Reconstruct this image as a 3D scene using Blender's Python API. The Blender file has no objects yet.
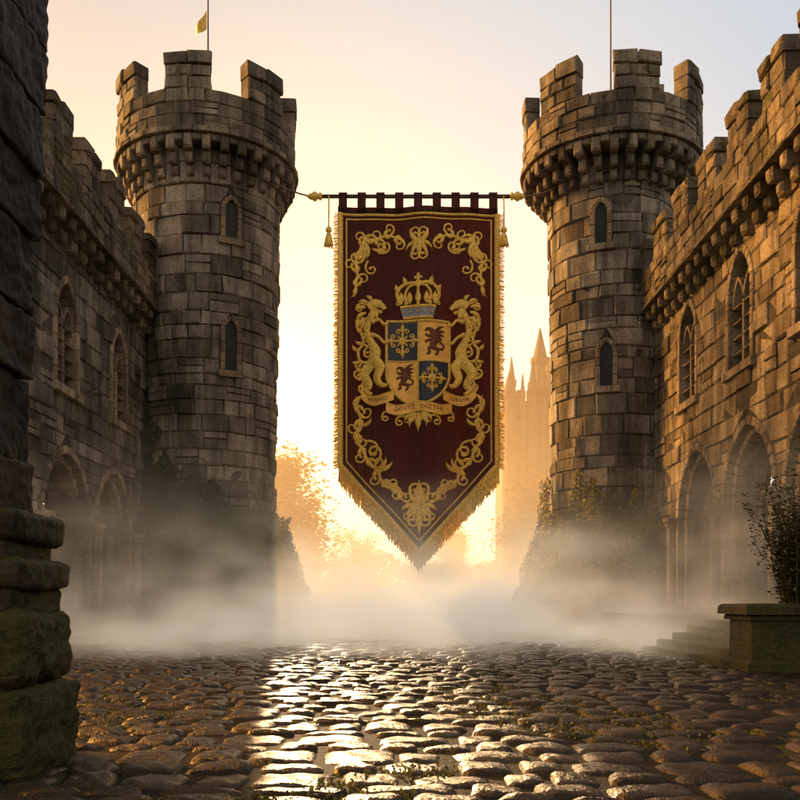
import bpy, math, random
import numpy as np
from mathutils import Vector, Matrix, noise as mn
random.seed(7); np.random.seed(7)
R=random.uniform
F=880.0
scene=bpy.context.scene
COL=scene.collection
scene.view_settings.view_transform='Standard'; scene.view_settings.look='None'; scene.view_settings.exposure=0

# ---------------------------------------------------------------- node helpers
class NT:
    def __init__(s,tree): s.t=tree
    def n(s,typ,ins=None,**kw):
        nd=s.t.nodes.new(typ)
        for k,v in kw.items(): setattr(nd,k,v)
        if ins:
            for k,v in ins.items():
                sock=nd.inputs[k]
                if isinstance(v,bpy.types.NodeSocket): s.t.links.new(v,sock)
                else: sock.default_value=v
        return nd
    def m(s,op,a,b=0.0,c=None,clamp=False):
        ins={0:a,1:b}
        if c is not None: ins[2]=c
        return s.n('ShaderNodeMath',ins,operation=op,use_clamp=clamp).outputs[0]
    def mix(s,f,a,b,blend='MIX'):
        nd=s.n('ShaderNodeMix',None,data_type='RGBA',blend_type=blend)
        for i,v in ((0,f),(6,a),(7,b)):
            if isinstance(v,bpy.types.NodeSocket): s.t.links.new(v,nd.inputs[i])
            else: nd.inputs[i].default_value=v
        return nd.outputs[2]
    def ramp(s,f,stops):
        nd=s.n('ShaderNodeValToRGB',{0:f}); cr=nd.color_ramp
        while len(cr.elements)<len(stops): cr.elements.new(.5)
        for e,(p,c) in zip(cr.elements,stops): e.position=p; e.color=c if len(c)==4 else (*c,1)
        return nd.outputs[0]
    def noise(s,vec,scale,detail=4,rough=.6):
        return s.n('ShaderNodeTexNoise',{'Vector':vec,'Scale':scale,'Detail':detail,'Roughness':rough}).outputs[0]
def newmat(name):
    m=bpy.data.materials.new(name); m.use_nodes=True
    t=m.node_tree; t.nodes.clear(); return m,NT(t)
def finish(m,T,bsdf):
    T.n('ShaderNodeOutputMaterial',{'Surface':bsdf})
    return m

MOSS_D=(.022,.028,.008); MOSS_L=(.16,.145,.026)
def mat_stone(name,c1,c2,c3,moss=.0,mossz=0.1,rough=.85,bump=.6,stain=.65,bdist=.07,spec=.25,md=MOSS_D,ml=MOSS_L):
    m,T=newmat(name)
    g=T.n('ShaderNodeNewGeometry'); pos=g.outputs['Position']
    sep=T.n('ShaderNodeSeparateXYZ',{0:pos}); nz=T.n('ShaderNodeSeparateXYZ',{0:g.outputs['Normal']}).outputs[2]
    nb=T.noise(pos,.45,3); nm=T.noise(pos,3.2,5,.65); nf=T.noise(pos,17,4,.7)
    st=T.n('ShaderNodeMapping',{'Vector':pos,'Scale':(1.6,1.6,.22)}).outputs[0]
    ns=T.noise(st,1.2,4,.65)
    at=T.n('ShaderNodeAttribute',None,attribute_name='tint').outputs['Fac']
    tf=T.m('ADD',T.m('MULTIPLY',at,.85),T.m('MULTIPLY',T.m('SUBTRACT',nm,.35),.5),clamp=True)
    col=T.ramp(tf,[(0,c1),(.5,c2),(1,c3)])
    fac=T.ramp(ns,[(.36,(1-stain,)*3),(.6,(1,1,1))])
    col=T.mix(1.0,col,fac,'MULTIPLY')
    fac2=T.ramp(nb,[(.38,(.52,.50,.48)),(.55,(1,1,1))])
    col=T.mix(1.0,col,fac2,'MULTIPLY')
    spk=T.ramp(nf,[(.3,(.42,.40,.37)),(.52,(1,1,1)),(.8,(1.35,1.28,1.15))])
    col=T.mix(.95,col,spk,'MULTIPLY')
    low=T.n('ShaderNodeMapRange',{0:sep.outputs[2],1:0.0,2:mossz,3:1.0,4:0.0}).outputs[0]
    mm=T.m('ADD',T.m('MULTIPLY',nz,.55),T.m('MULTIPLY',T.m('SUBTRACT',nb,.5),2.2))
    mm=T.m('ADD',mm,T.m('MULTIPLY',T.m('SUBTRACT',nm,.5),2.2))
    mm=T.m('ADD',mm,T.m('MULTIPLY',low,1.1))
    mm=T.m('ADD',mm,moss-.60)
    mm=T.m('MULTIPLY',mm,3.0,clamp=True)
    mc=T.ramp(T.m('ADD',T.m('MULTIPLY',nf,.7),T.m('MULTIPLY',nb,.4)),[(.35,md),(.8,ml)])
    col=T.mix(T.m('MULTIPLY',mm,.9),col,mc)
    h=T.m('ADD',T.m('MULTIPLY',nm,.7),T.m('MULTIPLY',nf,.35))
    h=T.m('ADD',h,T.m('MULTIPLY',mm,T.m('MULTIPLY',nf,.8)))
    bp=T.n('ShaderNodeBump',{'Height':h,'Strength':bump,'Distance':bdist}).outputs[0]
    b=T.n('ShaderNodeBsdfPrincipled',{'Base Color':col,'Roughness':rough,'Normal':bp,'Specular IOR Level':spec})
    return finish(m,T,b.outputs[0])
def mat_simple(name,c,rough=.6,metal=0,var=.35,scale=8,bump=.2,sheen=0,spec=.5,dist=.02):
    m,T=newmat(name)
    pos=T.n('ShaderNodeTexCoord').outputs['Object']
    n1=T.noise(pos,scale,4)
    d=tuple(x*(1-var) for x in c); l=tuple(min(1,x*(1+var)) for x in c)
    col=T.ramp(n1,[(.3,d),(.7,l)])
    bp=T.n('ShaderNodeBump',{'Height':T.noise(pos,scale*3,4),'Strength':bump,'Distance':dist}).outputs[0]
    b=T.n('ShaderNodeBsdfPrincipled',{'Base Color':col,'Roughness':rough,'Metallic':metal,'Normal':bp,'Specular IOR Level':spec,'Sheen Weight':sheen})
    return finish(m,T,b.outputs[0])

M_ST_R=mat_stone('sunlit_tone_ashlar',(.19,.14,.085),(.40,.31,.19),(.54,.43,.27),moss=.20,mossz=3.0,bump=1.0,bdist=.1)  # golden sunlight on the right wall put into its stone colour
M_ST_L=mat_stone('shaded_tone_ashlar',(.10,.085,.068),(.22,.19,.155),(.37,.32,.27),moss=.14,mossz=3.5,bump=.9,bdist=.09)  # same kind of ashlar, with shade put into a darker, greyer colour
M_ST_T=mat_stone('tower_ashlar',(.135,.115,.09),(.29,.25,.195),(.45,.395,.315),moss=.12,mossz=8.0,bump=.9,bdist=.09)
M_PAR=mat_stone('mossy_parapet_stone',(.12,.095,.065),(.26,.21,.15),(.39,.32,.22),moss=.50,mossz=.1,bump=1.0,bdist=.1)
M_CROWN=mat_stone('crown_stone',(.12,.10,.075),(.26,.22,.165),(.40,.335,.25),moss=.2,mossz=.1,bump=.9,bdist=.09)
M_MORTAR=mat_stone('dark_mortar',(.08,.065,.05),(.12,.10,.075),(.16,.13,.095),moss=.1,mossz=3)
M_BASE=mat_stone('mossy_footing_stone',(.12,.09,.06),(.2,.15,.10),(.28,.22,.14),moss=.95,mossz=6,bump=1,bdist=.16)
M_TRIM=mat_stone('dressed_stone',(.24,.185,.12),(.38,.30,.20),(.46,.37,.26),moss=.06,mossz=2,bump=.8)
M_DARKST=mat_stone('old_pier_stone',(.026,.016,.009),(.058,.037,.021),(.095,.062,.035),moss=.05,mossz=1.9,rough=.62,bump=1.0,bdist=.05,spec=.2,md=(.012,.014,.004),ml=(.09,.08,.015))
M_GLASS=mat_simple('dark_leaded_glass',(.018,.016,.014),rough=.45,var=.5,scale=5,spec=.2)
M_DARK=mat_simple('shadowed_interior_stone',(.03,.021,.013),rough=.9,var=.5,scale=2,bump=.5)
M_WOOD=mat_simple('weathered_oak',(.06,.035,.02),rough=.6,scale=4)
M_IRON=mat_simple('dark_iron',(.03,.025,.02),rough=.5,metal=.6)
M_GOLD=mat_simple('gold_embroidery',(.88,.48,.085),rough=.38,metal=.35,var=.45,scale=14,bump=1.0)
M_GOLDL=mat_simple('pale_gold_silk',(.80,.43,.075),rough=.5,metal=.15,var=.2,scale=6,bump=.3)
M_FRINGE=mat_simple('gold_fringe_thread',(.85,.46,.085),rough=.5,metal=.1,var=.5,scale=9,bump=.3)
M_NAVY=mat_simple('navy_silk',(.012,.014,.022),rough=.5,var=.3)
M_OXB=mat_simple('dark_red_thread',(.13,.032,.008),rough=.6,var=.3)
M_OXB2=mat_simple('faded_brown_thread',(.24,.10,.025),rough=.6,var=.3)
M_SILV=mat_simple('silver_blue_thread',(.16,.17,.18),rough=.35,metal=.4,var=.3)
M_ROPE=mat_simple('hemp_rope',(.14,.09,.05),rough=.8,scale=20)

def mat_velvet():
    m,T=newmat('maroon_velvet')
    pos=T.n('ShaderNodeTexCoord').outputs['Object']
    mp=T.n('ShaderNodeMapping',{'Vector':pos,'Scale':(1.8,1,.22)}).outputs[0]
    n1=T.noise(mp,1.3,4); nf=T.noise(pos,45,3)
    col=T.ramp(n1,[(.3,(.020,.0042,.0036)),(.7,(.055,.0095,.0065))])
    bp=T.n('ShaderNodeBump',{'Height':T.m('ADD',n1,T.m('MULTIPLY',nf,.08)),'Strength':1.0,'Distance':.5}).outputs[0]
    b=T.n('ShaderNodeBsdfPrincipled',{'Base Color':col,'Roughness':.5,'Normal':bp,'Sheen Weight':.08,'Sheen Roughness':.4,'Sheen Tint':(.8,.3,.16,1),'Specular IOR Level':.3}).outputs[0]
    tr=T.n('ShaderNodeBsdfTranslucent',{'Color':(.10,.014,.006,1)}).outputs[0]
    return finish(m,T,T.n('ShaderNodeMixShader',{0:.06,1:b,2:tr}).outputs[0])
M_VEL=mat_velvet()

def mat_leaf(name,a,b,trans=.25):
    m,T=newmat(name)
    at=T.n('ShaderNodeAttribute',None,attribute_name='tint').outputs['Fac']
    col=T.ramp(at,[(0,a),(1,b)])
    d=T.n('ShaderNodeBsdfPrincipled',{'Base Color':col,'Roughness':.6,'Specular IOR Level':.25}).outputs[0]
    tr=T.n('ShaderNodeBsdfTranslucent',{'Color':col}).outputs[0]
    mx=T.n('ShaderNodeMixShader',{0:trans,1:d,2:tr}).outputs[0]
    return finish(m,T,mx)
M_IVY=mat_leaf('ivy_leaves',(.012,.017,.005),(.075,.08,.018))
M_MOSSLEAF=mat_leaf('sunlit_moss',(.045,.05,.010),(.26,.22,.035))
M_TREE=mat_leaf('tree_leaves',(.08,.05,.010),(.18,.09,.016),.5)
M_BARK=mat_simple('bark',(.05,.035,.022),rough=.9,scale=3,bump=.6,dist=.1)

def mat_cobble():
    m,T=newmat('wet_cobble')
    g=T.n('ShaderNodeNewGeometry'); pos=g.outputs['Position']
    at=T.n('ShaderNodeAttribute',None,attribute_name='tint').outputs['Fac']
    nb=T.noise(pos,1.1,3); nm=T.noise(pos,9,4,.65); nf=T.noise(pos,48,3,.7)
    tf=T.m('ADD',T.m('MULTIPLY',at,.6),T.m('MULTIPLY',nm,.4))
    col=T.ramp(tf,[(.1,(.008,.006,.004)),(.55,(.022,.015,.010)),(.95,(.05,.034,.021))])
    rg=T.ramp(T.m('ADD',T.m('MULTIPLY',nb,.5),T.m('MULTIPLY',nm,.5)),[(.38,(.10,)*3),(.62,(.38,)*3)])
    bp=T.n('ShaderNodeBump',{'Height':T.m('ADD',T.m('MULTIPLY',nm,1.0),T.m('MULTIPLY',nf,.6)),'Strength':1.0,'Distance':.026}).outputs[0]
    b=T.n('ShaderNodeBsdfPrincipled',{'Base Color':col,'Roughness':rg,'Normal':bp,'Specular IOR Level':.42,'Specular Tint':(1,.74,.42,1)})
    return finish(m,T,b.outputs[0])
M_COB=mat_cobble()
def mat_grout():
    m,T=newmat('wet_earth_joint')
    pos=T.n('ShaderNodeNewGeometry').outputs['Position']
    nb=T.noise(pos,.5,4); nf=T.noise(pos,30,4)
    col=T.ramp(T.m('ADD',T.m('MULTIPLY',nb,.7),T.m('MULTIPLY',nf,.3)),[(.35,(.008,.006,.004)),(.5,(.016,.013,.008)),(.6,(.04,.04,.010))])
    bp=T.n('ShaderNodeBump',{'Height':nf,'Strength':1.0,'Distance':.04}).outputs[0]
    b=T.n('ShaderNodeBsdfPrincipled',{'Base Color':col,'Roughness':.7,'Normal':bp,'Specular IOR Level':.12})
    return finish(m,T,b.outputs[0])
M_GROUT=mat_grout()
M_FIELD=mat_simple('misty_grass',(.05,.055,.02),rough=.9,scale=.2)

# ---------------------------------------------------------------- mesh builder
def empty(name,loc,label,cat,group=None):
    o=bpy.data.objects.new(name,None); o.location=loc; o.empty_display_size=.3
    o['label']=label; o['category']=cat
    if group: o['group']=group
    COL.objects.link(o); return o
class MB:
    def __init__(s): s.v=[];s.f=[];s.t=[];s.mi=[]
    def add(s,vs,fs,tint=.5,mat=0):
        o=len(s.v); s.v.extend([tuple(p) for p in vs]); s.t.extend([tint]*len(vs))
        for f in fs: s.f.append(tuple(i+o for i in f)); s.mi.append(mat)
    def obj(s,name,mats,parent=None,smooth=False,root=None,label=None,origin=None):
        me=bpy.data.meshes.new(name)
        off=Vector(origin) if origin else (root.location.copy() if root else Vector((0,0,0)))
        vs=[(p[0]-off.x,p[1]-off.y,p[2]-off.z) for p in s.v]
        me.from_pydata(vs,[],s.f)
        if not isinstance(mats,(list,tuple)): mats=[mats]
        for m in mats: me.materials.append(m)
        a=me.attributes.new('tint','FLOAT','POINT'); a.data.foreach_set('value',np.array(s.t,dtype=np.float32))
        me.polygons.foreach_set('material_index',np.array(s.mi,dtype=np.int32))
        if smooth: me.polygons.foreach_set('use_smooth',np.ones(len(s.f),dtype=bool))
        me.update()
        o=bpy.data.objects.new(name,me); COL.objects.link(o)
        if parent is not None:
            o.parent=parent
        elif origin: o.location=origin
        if label: o['label']=label
        return o

def qblock(mb,P,cs,d0,d1,bev=.03,jit=.012,tint=None,mat=0):
    if tint is None: tint=random.random()
    cu=sum(c[0] for c in cs)/4; cv=sum(c[1] for c in cs)/4
    vs=[]
    for (u,v) in cs: vs.append(P(u,v,d0))
    for (u,v) in cs: vs.append(P(u+R(-jit,jit),v+R(-jit,jit),d1-bev))
    for (u,v) in cs:
        L=math.hypot(u-cu,v-cv)+1e-6; k=min(.45,bev*1.4/L)
        vs.append(P(u+(cu-u)*k+R(-jit,jit),v+(cv-v)*k+R(-jit,jit),d1+R(-jit,jit)))
    fs=[(3,2,1,0)]
    for i in range(4):
        j=(i+1)%4
        fs.append((i,j,4+j,4+i)); fs.append((4+i,4+j,8+j,8+i))
    fs.append((8,9,10,11))
    mb.add(vs,fs,tint,mat)

class Op:
    def __init__(s,uc,w,vb,vs,rise): s.uc=uc;s.w=w;s.vb=vb;s.vs=vs;s.rise=rise; s.rho=(w*w+rise*rise)/(2*w)
    def hw(s,v,k):
        if v<s.vs: return s.w+k
        t=v-s.vs; r=s.rho+k
        if t>=r: return 0
        x=math.sqrt(r*r-t*t)-(s.rho-s.w)
        return max(0,x)
    def top(s,k): return s.vs+math.sqrt((s.rho+k)**2-(s.rho-s.w)**2)

def courses(mb,P,u0,u1,v0,v1,ops,k,hr,wr,dbase,dr,back,gap=.012,bev=.03,jit=.012,single=False,mat=0):
    v=v0
    while v<v1-1e-4:
        h=R(*hr)
        if v1-(v+h)<hr[0]*.6: h=v1-v
        vb=v+gap; vt=v+h-gap; vm=(vb+vt)/2
        act=sorted([o for o in ops if vm>o.vb and vb<o.top(k)],key=lambda o:o.uc)
        segs=[]; Lb=Lt=u0
        for o in act:
            hb=o.hw(vb,k);ht=o.hw(vt,k)
            segs.append((Lb,Lt,o.uc-hb,o.uc-ht)); Lb=o.uc+hb;Lt=o.uc+ht
        segs.append((Lb,Lt,u1,u1))
        for (Lb,Lt,Rb,Rt) in segs:
            lo=max(Lb,Lt); hi=min(Rb,Rt)
            if (Rb-Lb)<.04 and (Rt-Lt)<.04: continue
            cuts=[]
            if not single:
                x=lo+R(.3,1)*wr[1]
                while x<hi-wr[0]*.6:
                    cuts.append(x); x+=R(*wr)
            edges=[(Lb,Lt)]+[(c,c) for c in cuts]+[(Rb,Rt)]
            for (a,b) in zip(edges[:-1],edges[1:]):
                g=gap if not single else 0
                cs=[(a[0]+g,vb),(b[0]-g,vb),(b[1]-g,vt),(a[1]+g,vt)]
                if cs[1][0]-cs[0][0]<.02: cs[1]=(cs[0][0]+.02,vb)
                if cs[2][0]-cs[3][0]<.02: cs[2]=(cs[3][0]+.02,vt)
                d=dbase+(R(*dr) if dr else 0)
                if not single and random.random()<.18 and (cs[1][0]-cs[0][0])>.3:
                    vmid=vb+(vt-vb)*R(.4,.6); f=(vmid-vb)/(vt-vb)
                    la=cs[0][0]*(1-f)+cs[3][0]*f; ra=cs[1][0]*(1-f)+cs[2][0]*f
                    qblock(mb,P,[cs[0],cs[1],(ra,vmid-gap),(la,vmid-gap)],back,d,bev,jit,None,mat)
                    qblock(mb,P,[(la,vmid+gap),(ra,vmid+gap),cs[2],cs[3]],back,d+R(-.02,.02),bev,jit,None,mat)
                else:
                    qblock(mb,P,cs,back,d,bev if not single else .001,jit if not single else 0,None,mat)
        v+=h

def ring(mb,P,o,k0,k1,d0,d1,n=7,jh=.45,bev=.02,sill=True):
    v=o.vb
    while v<o.vs-.01:
        h=min(jh*R(.8,1.2),o.vs-v)
        if o.vs-(v+h)<.15: h=o.vs-v
        for s in (-1,1):
            a,b=sorted((o.uc+s*(o.w+k0),o.uc+s*(o.w+k1)))
            qblock(mb,P,[(a,v+.006),(b,v+.006),(b,v+h-.006),(a,v+h-.006)],d0,d1,bev,.005)
        v+=h
    c=o.rho-o.w
    pi=math.acos(c/(o.rho+k0)); po=math.acos(c/(o.rho+k1))
    for s in (-1,1):
        for i in range(n):
            f0=i/n;f1=(i+1)/n-.012
            def pt(f,kk,pm): a=f*pm; return (o.uc+s*(-c+(o.rho+kk)*math.cos(a)),o.vs+(o.rho+kk)*math.sin(a))
            cs=[pt(f0,k0,pi),pt(f0,k1,po),pt(f1,k1,po),pt(f1,k0,pi)]
            if s<0: cs=cs[::-1]
            qblock(mb,P,cs,d0,d1,bev,.005)
    if sill:
        a,b=o.uc-o.w-k1-.08,o.uc+o.w+k1+.08
        qblock(mb,P,[(a,o.vb-.22),(b,o.vb-.22),(b,o.vb),(a,o.vb)],d0,d1+.08,bev,.004)

def lathe(mb,prof,cx,cy,n=16,tint=.5,mat=0,ax=None):
    vs=[];fs=[]
    for (r,z) in prof:
        for i in range(n):
            a=2*math.pi*i/n
            if ax=='x': vs.append((cx+z,cy[0]+r*math.cos(a),cy[1]+r*math.sin(a)))
            else: vs.append((cx+r*math.cos(a),cy+r*math.sin(a),z))
    for j in range(len(prof)-1):
        for i in range(n):
            fs.append((j*n+i,j*n+(i+1)%n,(j+1)*n+(i+1)%n,(j+1)*n+i))
    fs.append(tuple(range(n))[::-1]); fs.append(tuple(range((len(prof)-1)*n,len(prof)*n)))
    mb.add(vs,fs,tint,mat)
def tube(mb,pts,rads,n=8,tint=.5,mat=0):
    vs=[];fs=[]
    for i,p in enumerate(pts):
        p=Vector(p); q=Vector(pts[min(i+1,len(pts)-1)])-Vector(pts[max(i-1,0)])
        q.normalize(); a=q.orthogonal().normalized() if abs(q.z)<.95 else Vector((1,0,0)); a=(a-q*a.dot(q)).normalized(); b=q.cross(a)
        for j in range(n):
            t=2*math.pi*j/n; vs.append(p+(a*math.cos(t)+b*math.sin(t))*rads[i])
    for i in range(len(pts)-1):
        for j in range(n): fs.append((i*n+j,i*n+(j+1)%n,(i+1)*n+(j+1)%n,(i+1)*n+j))
    mb.add(vs,fs,tint,mat)

def leafquad(mb,c,nrm,s,tint):
    nrm=(Vector(nrm)+Vector((R(-.6,.6),R(-.6,.6),R(-.6,.6)))).normalized()
    a=nrm.orthogonal().normalized(); a.rotate(Matrix.Rotation(R(0,6.28),3,nrm)); b=nrm.cross(a)
    c=Vector(c); s1=s*R(.7,1.2)
    vs=[c-a*s1*.5,c+b*s1*.33+nrm*s1*.1,c+a*s1*.6,c-b*s1*.33+nrm*s1*.1]
    mb.add(vs,[(0,1,2,3)],tint)

# ---------------------------------------------------------------- curtain walls
def wall(sgn,u0,u1,arches,wins,mat,label,base):
    root=empty('castle_wall',(sgn*9,(u0+u1)/2,0),label,'castle wall')
    P=lambda u,v,d:(sgn*(9-d),u,v)
    KA,KW=.42,.2
    mb=MB()
    allops=[]
    for o in arches:
        q=Op(o.uc,o.w,o.vb-2,o.vs,o.rise)
        q.w+=KA-KW; q.rho=o.rho+KA-KW; allops.append(q)
    for o in wins:
        q=Op(o.uc,o.w,o.vb-.2,o.vs,o.rise); allops.append(q)
    courses(mb,P,u0,u1,0,11.1,allops,KW-.02,(.36,.66),(.45,1.2),0,(-.035,.06),-.3,bev=.04,jit=.022)
    courses(mb,P,u0+.02,u1,0,12.2,allops,KW-.06,(.15,.16),(1,1),-.03,None,-1.3,gap=0,single=True,mat=1)
    mb.obj('masonry',[mat,M_MORTAR],root,root=root)
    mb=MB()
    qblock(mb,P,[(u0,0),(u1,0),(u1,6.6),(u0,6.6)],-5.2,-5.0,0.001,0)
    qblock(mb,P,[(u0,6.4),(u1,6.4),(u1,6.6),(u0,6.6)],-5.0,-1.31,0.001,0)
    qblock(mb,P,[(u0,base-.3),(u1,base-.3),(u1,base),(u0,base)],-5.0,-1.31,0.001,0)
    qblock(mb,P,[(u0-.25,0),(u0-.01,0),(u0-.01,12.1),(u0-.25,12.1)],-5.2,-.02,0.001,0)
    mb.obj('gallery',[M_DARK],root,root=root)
    for o in arches:
        mb=MB()
        ring(mb,P,o,0,.2,-1.0,-.16,9,.5,.04,sill=False)
        ring(mb,P,o,.2,.42,-.6,.05,9,.55,.03,sill=False)
        mb.obj('archway',[M_TRIM],root,root=root)
    us=sorted([o.uc for o in arches]); sp=us[1]-us[0]
    for uc in [us[0]-sp/2]+[u+sp/2 for u in us]:
        if uc<u0 or uc>u1-.5: continue
        mb=MB(); x=sgn*(9-.14); vs=arches[0].vs
        lathe(mb,[(.27,base-.02),(.27,base+.14),(.22,base+.18),(.25,base+.26),(.17,base+.34),(.15,base+.4),(.14,vs-.38),(.17,vs-.34),(.15,vs-.3),(.24,vs-.08),(.29,vs-.06),(.29,vs+.06),(.1,vs+.1)],x,uc,14,.4)
        mb.obj('column',[M_TRIM],root,smooth=False,root=root)
    for o in wins:
        mb=MB(); ring(mb,P,o,0,.2,-.55,.05,6,.4,.025)
        w=mb.obj('window',[M_TRIM],root,root=root)
        mb=MB()
        def bar(p,q,th=.05):
            p=Vector((p[0],p[1]));q=Vector((q[0],q[1]));dn=(q-p).normalized();n=Vector((-dn.y,dn.x))*th
            qblock(mb,P,[tuple(p-n),tuple(q-n),tuple(q+n),tuple(p+n)],-.42,-.08,.015,0,.4)
        bar((o.uc,o.vb),(o.uc,o.vs+.05),.06)
        for s in (-1,1):
            cx=o.uc+s*o.w/2; w2=o.w/2; r2=w2*1.9; rho=(w2*w2+r2*r2)/(2*w2); pm=math.acos((rho-w2)/rho)
            for t2 in (-1,1):
                pts=[(cx+t2*(-(rho-w2)+rho*math.cos(pm*i/6)),o.vs-.15+rho*math.sin(pm*i/6)) for i in range(7)]
                for a,b in zip(pts,pts[1:]): bar(a,b,.05)
        z=o.vb+.45
        while z<o.vs: bar((o.uc-o.w,z),(o.uc+o.w,z),.013); z+=.42
        mb.obj('tracery',[M_TRIM],w,root=root)
        mb=MB()
        qblock(mb,P,[(o.uc-o.w-.08,o.vb),(o.uc+o.w+.08,o.vb),(o.uc+o.w+.08,o.top(0)+.1),(o.uc-o.w-.08,o.top(0)+.1)],-.5,-.4,.001,0)
        mb.obj('window_pane',[M_GLASS],w,root=root)
    mb=MB()
    courses(mb,P,u0,u1,11.12,12.35,[],0,(.4,.42),(.5,1.0),.55,(-.03,.03),0.0,bev=.04,jit=.02)
    courses(mb,P,u0,u1,11.0,11.12,[],0,(.12,.12),(.8,1.4),.62,None,-.1,bev=.02)
    mb.obj('parapet',[M_PAR],root,root=root)
    mb=MB(); u=u0+.3
    while u<u1-.2:
        qblock(mb,P,[(u-.15,10.68),(u+.15,10.68),(u+.15,11.0),(u-.15,11.0)],0,.5,.06,.01)
        qblock(mb,P,[(u-.15,10.36),(u+.15,10.36),(u+.15,10.68),(u-.15,10.68)],0,.27,.08,.01)
        u+=.72
    mb.obj('corbel_row',[M_PAR],root,root=root)
    u=u0+.15; 
    while u<u1-.6:
        L=R(1.2,1.5)
        mb=MB(); z=12.35
        for r in range(3):
            h=.42*R(.9,1.1)
            if r<2:
                cut=u+L*R(.35,.65)
                for a,b in ((u,cut),(cut,u+L)):
                    qblock(mb,P,[(a+.008,z),(b-.008,z),(b-.008,z+h-.01),(a+.008,z+h-.01)],-.05,.52+R(-.03,.03),.05,.02)
            else:
                cut=u+L*R(.3,.7)
                for a,b in ((u-.05,cut),(cut+.01,u+L+.05)):
                    hh=R(.24,.4)
                    qblock(mb,P,[(a,z),(b,z),(b-.01,z+hh),(a+.01,z+hh)],-.1,.58,.07,.035)
            z+=h
        mb.obj('merlon',[M_PAR],root,root=root)
        u+=L+R(.75,.95)
    return root
PL=.62
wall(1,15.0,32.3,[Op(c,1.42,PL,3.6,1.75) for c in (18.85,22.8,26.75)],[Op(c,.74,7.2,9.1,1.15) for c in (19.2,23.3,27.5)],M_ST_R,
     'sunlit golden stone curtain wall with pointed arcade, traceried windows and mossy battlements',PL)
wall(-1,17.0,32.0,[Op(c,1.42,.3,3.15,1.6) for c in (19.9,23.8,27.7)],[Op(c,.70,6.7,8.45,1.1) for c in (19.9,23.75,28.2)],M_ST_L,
     'shaded grey-brown curtain wall with pointed arches, tall windows and battlements',.3)

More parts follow.
